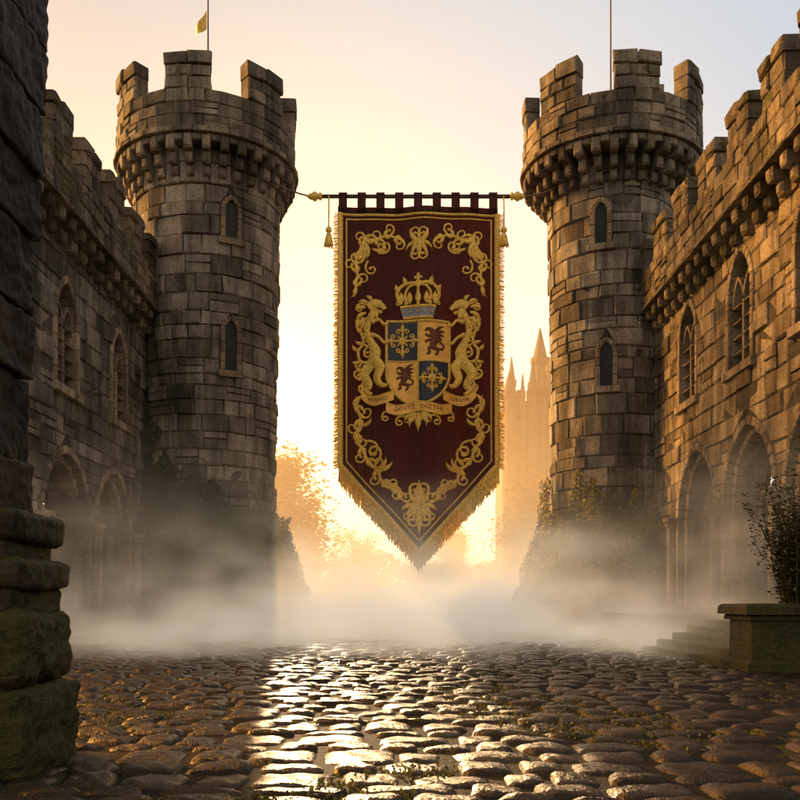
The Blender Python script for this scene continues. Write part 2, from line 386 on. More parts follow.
# ---------------------------------------------------------------- towers
def tower(cx,cy,Rb,Rt,Rc,slits,label,basemat,flagz=None,phase=0):
    root=empty('castle_tower',(cx,cy,0),label,'castle tower')
    H0=15.7
    def rad(v): return Rb+(Rt-Rb)*v/H0
    def P(u,v,d):
        th=u/Rb; r=rad(v)+d
        return (cx+r*math.sin(th),cy-r*math.cos(th),v)
    ops=[Op(th*Rb,.2,vb,vs,.35) for (th,vb,vs) in slits]
    mb=MB()
    courses(mb,P,-math.pi*Rb,math.pi*Rb,0,H0+.9,ops,.14,(.38,.72),(.45,1.15),0,(-.04,.06),-.3,bev=.04,jit=.022)
    lathe(mb,[(Rb-.06-.0,0.0),(Rt-.06,H0+2)],cx,cy,64,.5,1)
    mb.obj('masonry',[M_ST_T,M_MORTAR],root,root=root)
    for o in ops:
        mb=MB(); ring(mb,P,o,0,.15,-.2,.07,4,.35,.02)
        w=mb.obj('window',[M_TRIM],root,root=root)
        mb=MB(); qblock(mb,P,[(o.uc-.26,o.vb),(o.uc+.26,o.vb),(o.uc+.26,o.top(0)),(o.uc-.26,o.top(0))],-.1,-.035,.001,0)
        mb.obj('window_pane',[M_GLASS],w,root=root)
    def PC(u,v,d):
        th=u/Rc; r=Rc+d
        return (cx+r*math.sin(th),cy-r*math.cos(th),v)
    mb=MB()
    courses(mb,PC,-math.pi*Rc,math.pi*Rc,17.05,18.35,[],0,(.4,.44),(.45,.95),0,(-.03,.04),-.5,bev=.04,jit=.02)
    courses(mb,PC,-math.pi*Rc,math.pi*Rc,16.85,17.05,[],0,(.2,.2),(.5,.7),.12,(-.01,.01),-1.2,bev=.03)
    lathe(mb,[(Rt+.1,16.6),(Rc-.05,16.95),(Rc-.05,18.2),(Rc-.7,18.2),(.1,18.0)],cx,cy,64,.5,1)
    mb.obj('parapet',[M_CROWN,M_MORTAR],root,root=root)
    mb=MB(); nc=int(2*math.pi*Rc/.62); ov=Rc-Rt
    for i in range(nc):
        th=2*math.pi*i/nc; u=th*Rc; w=.15
        for (z0,z1,f) in ((16.35,16.85,1.0),(15.95,16.35,.62),(15.6,15.95,.3)):
            k=Rt+ov*f-Rc
            qblock(mb,PC,[(u-w,z0),(u+w,z0),(u+w,z1),(u-w,z1)],Rt-Rc-.1,k,.06,.012)
        qblock(mb,PC,[(u+w,16.62),(u+.62-w,16.62),(u+.62-w,16.85),(u+w,16.85)],-ov,-.02,.04,.01)
    mb.obj('corbel_row',[M_CROWN],root,root=root)
    N=7
    for i in range(N):
        th0=2*math.pi*i/N+phase; L=math.radians(29)*Rc; u=th0*Rc-L/2; mb=MB(); z=18.35
        for r in range(3):
            h=.42*R(.92,1.08); cuts=[0,R(.28,.4),R(.6,.72),1] if r%2 else [0,R(.45,.55),1]
            if r==2: cuts=[-.02,.5,1.02]
            for a,b in zip(cuts,cuts[1:]):
                hh=h if r<2 else R(.40,.56)
                qblock(mb,PC,[(u+a*L+.01,z),(u+b*L-.01,z),(u+b*L-.012,z+hh-.012),(u+a*L+.012,z+hh-.012)],-.55,(.0 if r<2 else .05)+R(-.03,.04),.055,.028)
            z+=h
        mb.obj('merlon',[M_CROWN],root,root=root)
    mb=MB(); nu,nv=90,34; vs=[];Hf=4.3
    for j in range(nv+1):
        v=Hf*j/nv
        for i in range(nu):
            th=2*math.pi*i/nu
            r=rad(v)+.12+(3.5-Rb)*(1-j/nv)**1.25+.02
            p=Vector((math.sin(th)*r,-math.cos(th)*r,v))
            r+=.22*mn.noise(p*1.3)+.10*mn.noise(p*3.5)
            if j==nv: r=rad(v)-.05
            vs.append((cx+math.sin(th)*r,cy-math.cos(th)*r,v+.1*mn.noise(p*2)))
    fs=[(j*nu+i,j*nu+(i+1)%nu,(j+1)*nu+(i+1)%nu,(j+1)*nu+i) for j in range(nv) for i in range(nu)]
    mb.add(vs,fs,.4); mb.obj('footing',[basemat],root,smooth=True,root=root)
    mb=MB(); tube(mb,[(cx,cy,18.0),(cx,cy,24.6)],[.04,.025],8)
    fx=mb.obj('flagpole',[M_IRON],root,root=root)
    if flagz:
        mb=MB(); vs=[];fs=[]
        for i in range(9):
            for j in range(5):
                t=i/8; x=cx-.05-.42*t; z=flagz+.72*(j/4)*(1-.55*t)-.25*t
                vs.append((x,cy+.08*math.sin(t*7)*t,z))
        for i in range(8):
            for j in range(4): fs.append((i*5+j,i*5+j+1,(i+1)*5+j+1,(i+1)*5+j))
        mb.add(vs,fs); mb.obj('flag',[M_GOLD],fx,smooth=True,root=root)
    return root,rad
rl,_=tower(-7.2,33,2.45,2.68,3.25,[(.52,13.6,14.6),(.52,9.0,10.4)],'round grey stone castle tower with battlements and ivy-clad flared base',M_BASE,22.4)
rr,_=tower(7.9,33,2.15,2.3,3.25,[(-.38,13.5,14.6),(-.30,8.5,9.7)],'round warm stone castle tower with battlements and mossy flared base',M_BASE,None,.05)
mb=MB(); 
for z,h,w in ((18.1,2.3,.38),(20.4,.25,.46),(20.65,.5,.3)):
    Pq=lambda u,v,d:(10.0+u,34.6-d,v)
    qblock(mb,Pq,[(-w,z),(w,z),(w,z+h-.01),(-w,z+h-.01)],-w,w,.05,.015)
mb.obj('chimney',[M_CROWN],rr,root=rr)

def growth(name,cx,cy,Rb,n,hf,mat,label,size,cat):
    mb=MB(); cnt=0
    while cnt<n:
        th=R(-2.2,2.2); v=R(0,1)**1.2*8
        top=hf(th)
        lim=top+1.6*mn.noise(Vector((th*2.5,3.1,0)))+.7*mn.noise(Vector((th*8,1,4)))
        if v>lim: continue
        t=min(1,v/4.3)
        r=Rb+.1+(3.5-Rb)*(1-t)**1.25+.1+R(0,.28)
        nn=mn.noise(Vector((th*3,v*1.2,7)))
        if nn<-.28: continue
        r+=.35*max(0,nn)
        leafquad(mb,(cx+math.sin(th)*r,cy-math.cos(th)*r,v),(math.sin(th),-math.cos(th),.3),size,min(1,max(0,.45+nn*.8+R(-.3,.3))))
        cnt+=1
    o=mb.obj(name,[mat],origin=(cx,cy,0)); o['label']=label; o['category']=cat; return o
growth('ivy_plant',-7.2,33,2.5,17000,lambda th:5.5-2.2*math.sin(th),M_IVY,'dense dark ivy climbing the foot of the grey tower',.2,'ivy')
growth('creeping_plant',7.9,33,2.2,14000,lambda th:4.5-.3*math.sin(th),M_MOSSLEAF,'yellow-green moss and creeper over the tower footing',.15,'creeper')

# ---------------------------------------------------------------- ground
def sheet(name,x0,x1,y0,y1,z,mat):
    mb=MB(); mb.add([(x0,y0,z),(x1,y0,z),(x1,y1,z),(x0,y1,z)],[(0,1,2,3)]); o=mb.obj(name,[mat]); o['kind']='structure'; return o
sheet('ground',-500,500,-300,900,-.06,M_FIELD)
sheet('courtyard_earth',-14,14,-6,40,-.020,M_GROUT)
V=[];FA=[];TI=[];off=0
def cobrow(y,dep,x0,x1,n):
    global off
    x=x0+R(0,.3)
    wob=lambda xx,k:.05*math.sin(xx*1.1+k*9.1)+.025*math.sin(xx*3.3+k*5.7)
    lin=np.linspace(-1,1,n); U,Wv=np.meshgrid(lin,lin,indexing='ij')
    base=np.arange(n*n).reshape(n,n)
    fq=np.stack([base[:-1,:-1],base[1:,:-1],base[1:,1:],base[:-1,1:]],-1).reshape(-1,4)
    while x<x1:
        w=R(.26,.60); g=.006
        xl0,xl1=x+g+R(-.03,.03),x+g+R(-.03,.03); xr0,xr1=x+w-g+R(-.03,.03),x+w-g+R(-.03,.03)
        s=(U+1)/2;t=(Wv+1)/2
        X=(xl0*(1-t)+xl1*t)*(1-s)+(xr0*(1-t)+xr1*t)*s
        wb=np.vectorize(lambda a:wob(a,y))(X[:,0])[:,None]; wt=np.vectorize(lambda a:wob(a,y+dep))(X[:,-1])[:,None]
        Y=(y+g+wb)*(1-t)+(y+dep-g+wt)*t
        p=R(3.0,5.5)
        r=np.abs(U)**p+np.abs(Wv)**p
        hh=np.clip(1-np.minimum(r,1)**1.8,0,1)**.45
        k1,k2,k3=R(0,6),R(0,6),R(0,6)
        top=R(-.014,.012)+U*R(-.014,.014)+Wv*R(-.012,.012)+.006*np.sin(U*3+k1)*np.cos(Wv*2.6+k2)+.004*np.sin(U*7+k3+Wv*5)+.013*(1-U**2)*(1-Wv**2)
        Z=-.07+hh*(.076+top)
        V.append(np.stack([X,Y,Z],-1).reshape(-1,3)); FA.append(fq+off); TI.append(np.full(n*n,random.random())); off+=n*n
        x+=w
y=1.6
while y<33:
    dep=R(.24,.40); n=13 if y<8 else (9 if y<14 else 6)
    hw=min(9.2,.62*y+3.2)
    cobrow(y,dep,-hw,hw if y<12.4 else min(hw,6.0),n); y+=dep
V=np.concatenate(V);FA=np.concatenate(FA);TI=np.concatenate(TI)
me=bpy.data.meshes.new('cobblestone_pavement'); me.from_pydata(V.tolist(),[],FA.tolist()); me.materials.append(M_COB)
me.attributes.new('tint','FLOAT','POINT').data.foreach_set('value',TI.astype(np.float32))
me.polygons.foreach_set('use_smooth',np.ones(len(FA),dtype=bool)); me.update()
o=bpy.data.objects.new('cobblestone_pavement',me); COL.objects.link(o); o['kind']='structure'
mb=MB(); n=0
while n<11000:
    y=3.5+R(0,1)**1.5*16; x=R(-.6,.6)*y
    if x>5.5: continue
    q=mn.noise(Vector((x*.5,y*.35,9)))+.35*mn.noise(Vector((x*2,y*2,3)))+.06*x
    if q<.26: continue
    leafquad(mb,(x,y,R(-.02,.015)),(0,0,1) if R(0,1)<.6 else (R(-1,1),-1,.2),R(.02,.045),min(1,max(0,R(0,.6)))); n+=1
o=mb.obj('moss_tufts',[M_MOSSLEAF]); o['kind']='stuff'

root=empty('stone_terrace',(7.2,21,0),'low worn stone terrace with steps before an arcade','stone terrace')
Pt=lambda u,v,d:(6.0-d,u,v)
mb=MB(); courses(mb,Pt,12.9,31,0,.5,[],0,(.24,.26),(.6,1.1),0,(-.02,.02),-.3)
mb.add([(6.02,12.9,.56),(9.3,12.9,.56),(9.3,31,.56),(6.02,31,.56)],[(0,1,2,3)])
Pf=lambda u,v,d:(u,12.9-d,v)
courses(mb,Pf,6.0,9.3,0,.5,[],0,(.24,.26),(.6,1.1),0,(-.02,.02),-.3)
mb.obj('retaining_wall',[M_ST_L],root,root=root)
mb=MB()
yy=12.7
while yy<31:
    L=R(.7,1.1); xx=5.95
    while xx<9:
        W=R(.6,.9); Pz=lambda u,v,d:(u,v,PL-.0+d)
        qblock(mb,Pz,[(xx+.01,yy+.01),(xx+W-.01,yy+.01),(xx+W-.01,yy+L-.01),(xx+.01,yy+L-.01)],-.12,R(-.01,.008),.015,.006); xx+=W
    yy+=L
mb.obj('paving',[M_ST_L],root,root=root)
for i in range(4):
    mb=MB(); x1=6.0-.3*(i); z1=PL-.13*(i+1)
    x0=x1-.33
    u=13.0
    while u<17.2:
        L=min(R(.9,1.4),17.4-u)
        Pz=lambda u_,v_,d:(v_,u_,z1+d)
        qblock(mb,Pz,[(u+.006,x0),(u+L-.006,x0),(u+L-.006,x1),(u+.006,x1)],-z1-.02,0,.02,.01); u+=L
    mb.obj('step',[M_TRIM],root,root=root)
root=empty('stone_pedestal',(5.55,12.7,0),'squat dark mossy stone pedestal beside the steps','stone pedestal')
def slab(x0,x1,y0,y1,z0,z1,bev=.03):
    qblock(mb,lambda u,v,d:(u,v,d),[(x0,y0),(x1,y0),(x1,y1),(x0,y1)],z0,z1,bev,.012)
mb=MB(); slab(4.75,6.35,12.0,13.0,-.02,.16); slab(4.83,5.6,12.08,12.9,.16,.72,.015); slab(5.61,6.3,12.07,12.9,.16,.72,.015)
mb.obj('base',[M_DARKST],root,root=root)
mb=MB(); slab(4.78,6.35,12.02,12.98,.72,.8); slab(4.7,6.42,11.94,13.04,.8,.95,.04); mb.obj('cap',[M_DARKST],root,root=root)
root=empty('shrub',(5.9,12.5,.95),'twiggy dark green shrub growing on the stone pedestal','shrub')
mb=MB(); ml=MB()
for i in range(130):
    a=R(0,6.28); p=Vector((5.78+R(-.25,.4),12.5+R(-.25,.25),.9)); pts=[p.copy()]
    d=Vector((math.cos(a)*.24,math.sin(a)*.24,1)).normalized(); L=R(.6,1.95)
    for k in range(7):
        d=(d+Vector((R(-.2,.2),R(-.2,.2),R(-.05,.15)))).normalized(); p=p+d*L/7; pts.append(p.copy())
        for q in range(16): leafquad(ml,p+Vector((R(-.11,.11),R(-.11,.11),R(-.1,.1))),(0,-.3,1),.065,random.random())
    tube(mb,pts,[.012*(1-.1*k) for k in range(8)],5)
mb.obj('stem',[M_BARK],root,root=root); ml.obj('foliage',[M_IVY],root,root=root)

# ---------------------------------------------------------------- near pier
def rough(mb,x0,x1,y0,y1,z0,z1,n=16,p=7,amp=.035,tint=None):
    if tint is None: tint=random.random()
    c=Vector(((x0+x1)/2,(y0+y1)/2,(z0+z1)/2)); s=Vector(((x1-x0)/2,(y1-y0)/2,(z1-z0)/2)); sd=R(0,50)
    for ax in range(3):
        for sg in (-1,1):
            vs=[];fs=[]
            for i in range(n+1):
                for j in range(n+1):
                    q=[0,0,0]; q[ax]=sg; q[(ax+1)%3]=-1+2*i/n; q[(ax+2)%3]=-1+2*j/n
                    rr=p; core=Vector([max(-(s[k]-rr),min(s[k]-rr,q[k]*s[k])) for k in range(3)])
                    dl=Vector([q[k]*s[k]-core[k] for k in range(3)])
                    v=core+(dl.normalized()*rr if dl.length>1e-6 else dl)
                    w=v+c+Vector((sd,0,0)); dn=dl.normalized() if dl.length>1e-6 else v.normalized()
                    v=v+dn*(amp*mn.noise(w*1.8)+amp*.55*mn.noise(w*7)+amp*.4*mn.noise(w*17))
                    vs.append(v+c)
            for i in range(n):
                for j in range(n):
                    fs.append((i*(n+1)+j,(i+1)*(n+1)+j,(i+1)*(n+1)+j+1,i*(n+1)+j+1))
            mb.add(vs,fs,tint)
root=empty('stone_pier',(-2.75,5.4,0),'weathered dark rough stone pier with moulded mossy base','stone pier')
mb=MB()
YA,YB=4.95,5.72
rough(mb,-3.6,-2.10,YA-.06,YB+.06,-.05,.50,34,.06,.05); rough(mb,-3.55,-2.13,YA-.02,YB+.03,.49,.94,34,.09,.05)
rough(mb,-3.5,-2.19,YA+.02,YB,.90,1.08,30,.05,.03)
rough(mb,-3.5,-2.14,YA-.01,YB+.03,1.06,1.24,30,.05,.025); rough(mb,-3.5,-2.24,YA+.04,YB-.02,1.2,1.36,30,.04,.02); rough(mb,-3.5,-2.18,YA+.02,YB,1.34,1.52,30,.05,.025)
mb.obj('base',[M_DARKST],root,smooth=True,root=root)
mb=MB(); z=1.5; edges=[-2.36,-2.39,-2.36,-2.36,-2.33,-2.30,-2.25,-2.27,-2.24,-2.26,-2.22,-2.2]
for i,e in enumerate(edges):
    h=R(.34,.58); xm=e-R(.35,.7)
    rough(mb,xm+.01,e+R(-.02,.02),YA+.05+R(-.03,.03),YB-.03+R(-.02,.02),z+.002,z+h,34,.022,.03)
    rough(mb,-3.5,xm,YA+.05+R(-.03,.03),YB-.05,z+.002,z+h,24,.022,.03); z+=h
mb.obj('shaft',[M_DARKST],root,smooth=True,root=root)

# ---------------------------------------------------------------- trees
def tree(name,loc,h,sp,label,seed):
    random.seed(seed)
    root=empty(name,loc,label,'tree','hazy trees beyond the towers'); x,y,z=loc
    mb=MB(); ml=MB()
    pts=[Vector((x,y,0))]; 
    for k in range(6): pts.append(pts[-1]+Vector((R(-.2,.2),R(-.2,.2),h*.12)))
    tube(mb,pts,[h*.035*(1-.13*k) for k in range(7)],8)
    ends=[]
    for b in range(15):
        s=pts[random.randint(2,6)].copy(); a=R(0,6.28); L=sp*R(.5,1.0); d=Vector((math.cos(a),math.sin(a),R(.3,1.2))).normalized(); q=[s]
        for k in range(4): d=(d+Vector((R(-.3,.3),R(-.3,.3),R(-.1,.3)))).normalized(); s=s+d*L/4; q.append(s.copy())
        tube(mb,q,[h*.014*(1-.2*k) for k in range(5)],6); ends+=q[2:]
    for k in range(12): ends.append(Vector((x+R(-.45,.45)*sp,y+R(-.3,.3)*sp,h*R(.4,1.0))))
    for e in ends:
        cr_=R(.7,1.35)*sp*.30; tn=R(.1,.8)
        for q in range(170):
            d=Vector((random.gauss(0,1),random.gauss(0,1),random.gauss(0,.75)))*cr_*.5
            leafquad(ml,e+d,(0,0,1),h*.036,min(1,max(0,tn+R(-.25,.25)+d.z*.1)))
    mb.obj('trunk',[M_BARK],root,root=root,smooth=True); ml.obj('crown',[M_TREE],root,root=root)
tree('tree',(-12.6,98,0),18,6.4,'tall leafy tree dissolving into golden haze',3)
tree('tree',(-17.5,104,0),17,6.5,'broad leafy tree behind the grey tower in haze',4)
tree('tree',(13.8,92,0),12.6,5.2,'rounded tree in haze below the distant castle',5)
tree('tree',(18.5,88,0),14,5.4,'leafy tree in haze beside the warm tower',6)
tree('tree',(-6.0,122,0),9.5,4.8,'low tree fading into bright mist',8)
tree('tree',(7.0,124,0),10.0,4.8,'pale distant tree fading into mist',9)
random.seed(11)
root=empty('distant_castle',(17.5,112,0),'hazy silhouette of a spired castle keep beyond the mist','castle')
M_FAR=mat_simple('distant_castle_stone',(.13,.085,.05),rough=.9,scale=.6,bump=.5,dist=.2)
def boxm(mb,x0,x1,y0,y1,z0,z1): 
    mb.add([(x0,y0,z0),(x1,y0,z0),(x1,y1,z0),(x0,y1,z0),(x0,y0,z1),(x1,y0,z1),(x1,y1,z1),(x0,y1,z1)],[(0,1,2,3)[::-1],(4,5,6,7),(0,1,5,4),(1,2,6,5),(2,3,7,6),(3,0,4,7)])
mb=MB(); boxm(mb,13,24,106,120,0,25)
x=13
while x<24: boxm(mb,x,x+.6,105.9,106.7,25.003,26.3); x+=1.15
for xx in (14.5,15.8,17.5,19,20.5): 
    for zz in (8,13,18,21.5): boxm(mb,xx,xx+.25,105.8,106.1,zz,zz+2.2); 
mb.obj('keep',[M_FAR],root,root=root)
for (tx,ty,r,h,sh) in ((13.2,106,.9,26,2.6),(14.7,105.5,.3,26,2.2),(15.9,105.5,.5,27,2.8),(17.2,105.5,.35,26.5,2.4),(18.6,105.5,.9,29,3.6),(20.4,106,.4,28,3),(22.5,106,1.1,28,3.5),(14.2,112,.5,29,3),(18,113,1.0,32,4)):
    mb=MB(); lathe(mb,[(r,0),(r,h-1),(r*1.25,h-.7),(r*1.25,h),(r*.95,h),(.05,h+sh)],tx,ty,12); mb.obj('turret',[M_FAR],root,root=root)
mb=MB()
for i in range(9000):
    x=R(-70,70); y=R(128,150); hh=7+4*mn.noise(Vector((x*.12,0,2)))+2*mn.noise(Vector((x*.4,3,2)))
    leafquad(mb,(x,y,R(0,1)*hh),(0,-.5,1),1.5,random.random())
o=mb.obj('distant_wood',[M_TREE]); o['kind']='stuff'

# ---------------------------------------------------------------- banner
S=.035; DB=30.8
def fold(px,py):
    s=(px-418)/80; t=(py-212)/360
    a=.5+1.1*max(0,t)
    return a*(.15*math.sin(s*4.6+.9+t*1.2)+.09*math.sin(s*10.5-t*2.5+1)+.03*math.sin(t*10+s*5))
def B(px,py,l=0.0):
    return ((px-400)*S,DB-fold(px,py)-l,1+(600-py)*S)
broot=empty('castle_banner',(.63,DB,2),'hanging maroon velvet banner with gold fringe, scrollwork and coat of arms','banner')
XL,XR,YT=338,498,211
def vbot(px,tip=560,cor=466): return cor+(tip-cor)*(1-abs(px-419)/81)
mb=MB(); nu,nv=70,110; vs=[]
for i in range(nu+1):
    px=XL+(XR-XL)*i/nu; yb=vbot(px,556,464)
    for j in range(nv+1): vs.append(B(px+ .8*math.sin(j*.09),YT+(yb-YT)*j/nv,0))
fs=[(i*(nv+1)+j,(i+1)*(nv+1)+j,(i+1)*(nv+1)+j+1,i*(nv+1)+j+1) for i in range(nu) for j in range(nv)]
mb.add(vs,fs)
cloth=mb.obj('cloth',[M_VEL],broot,smooth=True,root=broot)
mb=MB()
for i in range(9):
    c=XL+5+(XR-XL-10)*i/8
    vs=[];n=10
    for k in range(n+1):
        py=YT+1-(YT+1-193.5)*min(1,k/7); 
        for e in (-4.2,4.2):
            p=B(c+e,py,0); yy=DB-.09 if k<=7 else DB-.09+.18*(k-7)/3
            vs.append((p[0],(p[1] if k==0 else yy),p[2]))
    mb.add(vs,[(2*k,2*k+1,2*k+3,2*k+2) for k in range(n)])
vs=[B(XL+(XR-XL)*i/40,yy,.012) for i in range(41) for yy in (207,213.5)]
mb.add(vs,[(2*i,2*i+1,2*i+3,2*i+2) for i in range(40)])
mb.obj('hanging_tab',[M_VEL],broot,smooth=False,root=broot)
def cr(pts,n=8):
    out=[];P_=[pts[0]]+list(pts)+[pts[-1]]
    for i in range(1,len(P_)-2):
        p0,p1,p2,p3=[np.array(P_[i+k],float) for k in (-1,0,1,2)]
        for k in range(n):
            t=k/n; out.append(tuple(.5*((2*p1)+(-p0+p2)*t+(2*p0-5*p1+4*p2-p3)*t*t+(-p0+3*p1-3*p2+p3)*t**3)))
    out.append(tuple(pts[-1])); return out
def stroke(mb,pts,w,lay=.012,hgt=None,mir=True,c=419,mat=0):
    n=len(pts)
    for m in ((0,1) if mir else (0,)):
        vs=[]
        for i,p in enumerate(pts):
            a=pts[max(i-1,0)];b=pts[min(i+1,n-1)]
            dx,dy=b[0]-a[0],b[1]-a[1];L=math.hypot(dx,dy)+1e-6;nx,ny=-dy/L,dx/L
            ww=max(.12,w(i/(n-1))) if callable(w) else w
            hh=(hgt if hgt else min(ww,1.8)*.8)*S
            for k,hk in ((-1,0),(-.6,.75),(0,1),(.6,.75),(1,0)):
                x=p[0]+nx*ww*k; y=p[1]+ny*ww*k
                if m: x=2*c-x
                vs.append(B(x,y,lay+hk*hh))
        fs=[(i*5+k,i*5+k+1,(i+1)*5+k+1,(i+1)*5+k) for i in range(n-1) for k in range(4)]
        mb.add(vs,fs,.5,mat)
def turtle(p,th,side,L,k0,k1,n=22,pw=1.5):
    out=[p];x,y=p
    for i in range(n):
        t=i/n; th+=side*(k0+(k1-k0)*t**pw)*L/n
        x+=math.cos(th)*L/n;y+=math.sin(th)*L/n; out.append((x,y))
    return out
def leaf(mb,p,th,L,w,side=0,**kw):
    stroke(mb,turtle(p,th,side,L,.02,2.2/L,9,1),lambda t:w*math.sin(math.pi*min(1,t*1.02+.04))**.8,**kw)
def curl(mb,p,th,side,r,w=1.3,**kw):
    L=r*5.2; stroke(mb,turtle(p,th,side,L,.5/r,2.8/r,26,1.6),lambda t:w*(1-.45*t)+(.7 if t>.9 else 0),**kw)
def vine(mb,pts,r=6,w=1.3,n=5,side=1,**kw):
    P_=cr(pts,10); stroke(mb,P_,lambda t:w*(.6+.5*math.sin(math.pi*t)),**kw)
    for i in range(n):
        k=int((i+.35)/n*(len(P_)-2)); p=P_[k]; q=P_[k+1]; th=math.atan2(q[1]-p[1],q[0]-p[0])
        curl(mb,p,th-side*.5,side,r*R(.85,1.1),w,**kw)
        leaf(mb,p,th+side*.9,r*1.5,w*1.4,side*-1,**kw)
        leaf(mb,p,th-side*.75,r*1.15,w*1.2,side,**kw)
        leaf(mb,P_[min(k+4,len(P_)-1)],th+side*.2,r*1.2,w*1.1,side,**kw)
        side=-side
mb=MB()
vine(mb,[(355,288),(357,275),(356,262),(360,248),(365,238)],6.5,1.3,4,1)
vine(mb,[(363,236),(375,240),(388,235),(402,240)],6.5,1.3,4,-1)
curl(mb,(362,244),.9,1,8.5,1.7); curl(mb,(368,260),2.3,-1,6,1.3); leaf(mb,(362,240),.8,20,2.6,1); leaf(mb,(362,240),.35,18,2.1,-1); leaf(mb,(360,242),1.25,18,2.1,1)
curl(mb,(378,252),.4,-1,6,1.3); leaf(mb,(372,248),.5,16,1.9,-1)
leaf(mb,(356,284),1.5,14,1.7,1);leaf(mb,(355,286),1.9,10,1.5,-1)
for th in (-.5,.1,.7): leaf(mb,(419,242),th,17,2.0,1 if th>0 else -1)
leaf(mb,(419,238),math.pi/2,22,2.8,0); leaf(mb,(419,242),-math.pi/2,11,2.0,0); curl(mb,(421,248),.3,1,5.5,1.3); curl(mb,(421,242),-.3,-1,6,1.3)
mb.obj('gold_scrollwork',[M_GOLD],broot,smooth=True,root=broot)
mb=MB()
vine(mb,[(356,402),(360,418),(357,436),(364,453),(374,467)],7,1.4,5,-1)
vine(mb,[(374,467),(383,482),(394,488),(404,502)],7,1.4,4,1)
leaf(mb,(356,406),-1.5,16,1.9,1);leaf(mb,(356,406),-1.2,12,1.6,-1);leaf(mb,(355,408),-1.9,12,1.6,1)
curl(mb,(374,464),-.5,-1,8,1.6); leaf(mb,(377,470),.0,19,2.4,-1); leaf(mb,(377,470),-.5,17,2.0,-1); curl(mb,(366,440),-.2,1,6.5,1.4); leaf(mb,(362,425),-.3,13,1.8,-1)
leaf(mb,(419,508),-math.pi/2,28,3.8,0); leaf(mb,(419,506),math.pi/2,29,3.2,0)
for th,L in ((-1.15,23),(-.7,21),(-.2,19),(.35,17),(.9,16)): leaf(mb,(420,506),th,L,2.4,1 if th>-.3 else -1)
curl(mb,(422,512),.2,1,6.5,1.6); curl(mb,(422,500),-.4,-1,7,1.6); curl(mb,(424,518),.9,-1,4.5,1.3)
mb.obj('gold_scrollwork',[M_GOLD],broot,smooth=True,root=broot)
mb=MB()
lp=[(346.5,219)]+[(346.5,219+i*8) for i in range(1,30)]+[(346.5,461)]
for k in range(1,20): lp.append((346.5+72.5*k/19,461+(541-461)*k/19))
stroke(mb,lp,.75); stroke(mb,[(346.5+k*(72.5/16),219) for k in range(17)],.75)
lp=[(340.5,213)]+[(340.5,213+i*8) for i in range(1,31)]+[(340.5,465)]+[(340.5+78.5*k/20,465+(552-465)*k/20) for k in range(1,21)]
stroke(mb,lp,2.6); 
stroke(mb,[(340+k*(79/16),214.5) for k in range(17)],1.3)
mb.obj('gold_braid',[M_GOLD],broot,smooth=True,root=broot)
mb=MB()
def strand(p0,dx,dy,wd=.42):
    n=5;vs=[];ph=R(0,6);ly=R(-.02,.05);bx=R(-.9,.9)
    for i in range(n+1):
        t=i/n; x=p0[0]+dx*t+bx*t*t+.25*math.sin(t*5+ph); y=p0[1]+dy*t
        for e in (-wd,wd):
            ex,ey=(e,0) if abs(dy)>abs(dx) else (0,e)
            b=B(min(max(x,330),508),y,0); vs.append(((x+ex-400)*S,b[1]-ly-.02*(e>0),1+(600-y-ey)*S))
    mb.add(vs,[(2*i,2*i+1,2*i+3,2*i+2) for i in range(n)],random.random())
x=339.0
while x<499:
    yb=vbot(x,553,465); strand((x,yb-2),0,R(17,22)); strand((x+.2,yb-2),0,R(12,20),.5); x+=.42
y=214
while y<468:
    for sx,d in ((339.5,-1),(498.5,1)): strand((sx,y),d*R(4.2,6.2),R(.8,2.2),.45)
    y+=.6
mb.obj('fringe',[M_FRINGE],broot,root=broot)

coa=empty('coat_of_arms',(0,0,0),'','')
for k in ('label','category'): del coa[k]
coa.parent=broot
def polyfill(mb,pts,lay,mat=0,dy=1.0):
    ys=[p[1] for p in pts]; y0,y1=min(ys),max(ys); n=max(2,int((y1-y0)/dy)); 
    def xs(y):
        r=[]
        for (a,b) in zip(pts,pts[1:]+pts[:1]):
            if (a[1]<=y<b[1]) or (b[1]<=y<a[1]): r.append(a[0]+(y-a[1])/(b[1]-a[1])*(b[0]-a[0]))
        return sorted(r)
    prev=None
    for i in range(n+1):
        y=y0+(y1-y0)*(i/n); y=min(max(y,y0+1e-3),y1-1e-3); X=xs(y)
        if prev and len(prev[1])==len(X):
            for k in range(0,len(X)-1,2):
                m=max(1,int((X[k+1]-X[k])/4)); vs=[]
                for q in range(m+1):
                    t=q/m; vs.append(B(prev[1][k]*(1-t)+prev[1][k+1]*t,prev[0],lay)); vs.append(B(X[k]*(1-t)+X[k+1]*t,y,lay))
                mb.add(vs,[(2*q,2*q+1,2*q+3,2*q+2) for q in range(m)],.5,mat)
        prev=(y,X)
SC=418; 
def shx(y):
    if y<375: return 31.5
    t=(y-375)/30; return 31.5*math.sqrt(max(0,1-t**1.7))
YS0,YS1,YM=322,405,362
def fieldpoly(xa,xb,ya,yb):
    L=[];Rr=[]
    for i in range(41):
        y=ya+(yb-ya)*i/40; h=shx(y); a=max(xa,SC-h);b=min(xb,SC+h)
        if b<a: a=b=(a+b)/2
        L.append((a,y));Rr.append((b,y))
    return L+Rr[::-1]
mb=MB()
polyfill(mb,fieldpoly(SC-40,SC,YS0,YM),.03,0); polyfill(mb,fieldpoly(SC,SC+40,YS0,YM),.03,1)
polyfill(mb,fieldpoly(SC-40,SC,YM,YS1-.5),.03,1); polyfill(mb,fieldpoly(SC,SC+40,YM,YS1-.5),.03,0)
out=[(SC-31.5,YS0+i*2.0) for i in range(27)]+[(SC-shx(y),y) for y in np.linspace(376,405,24)]
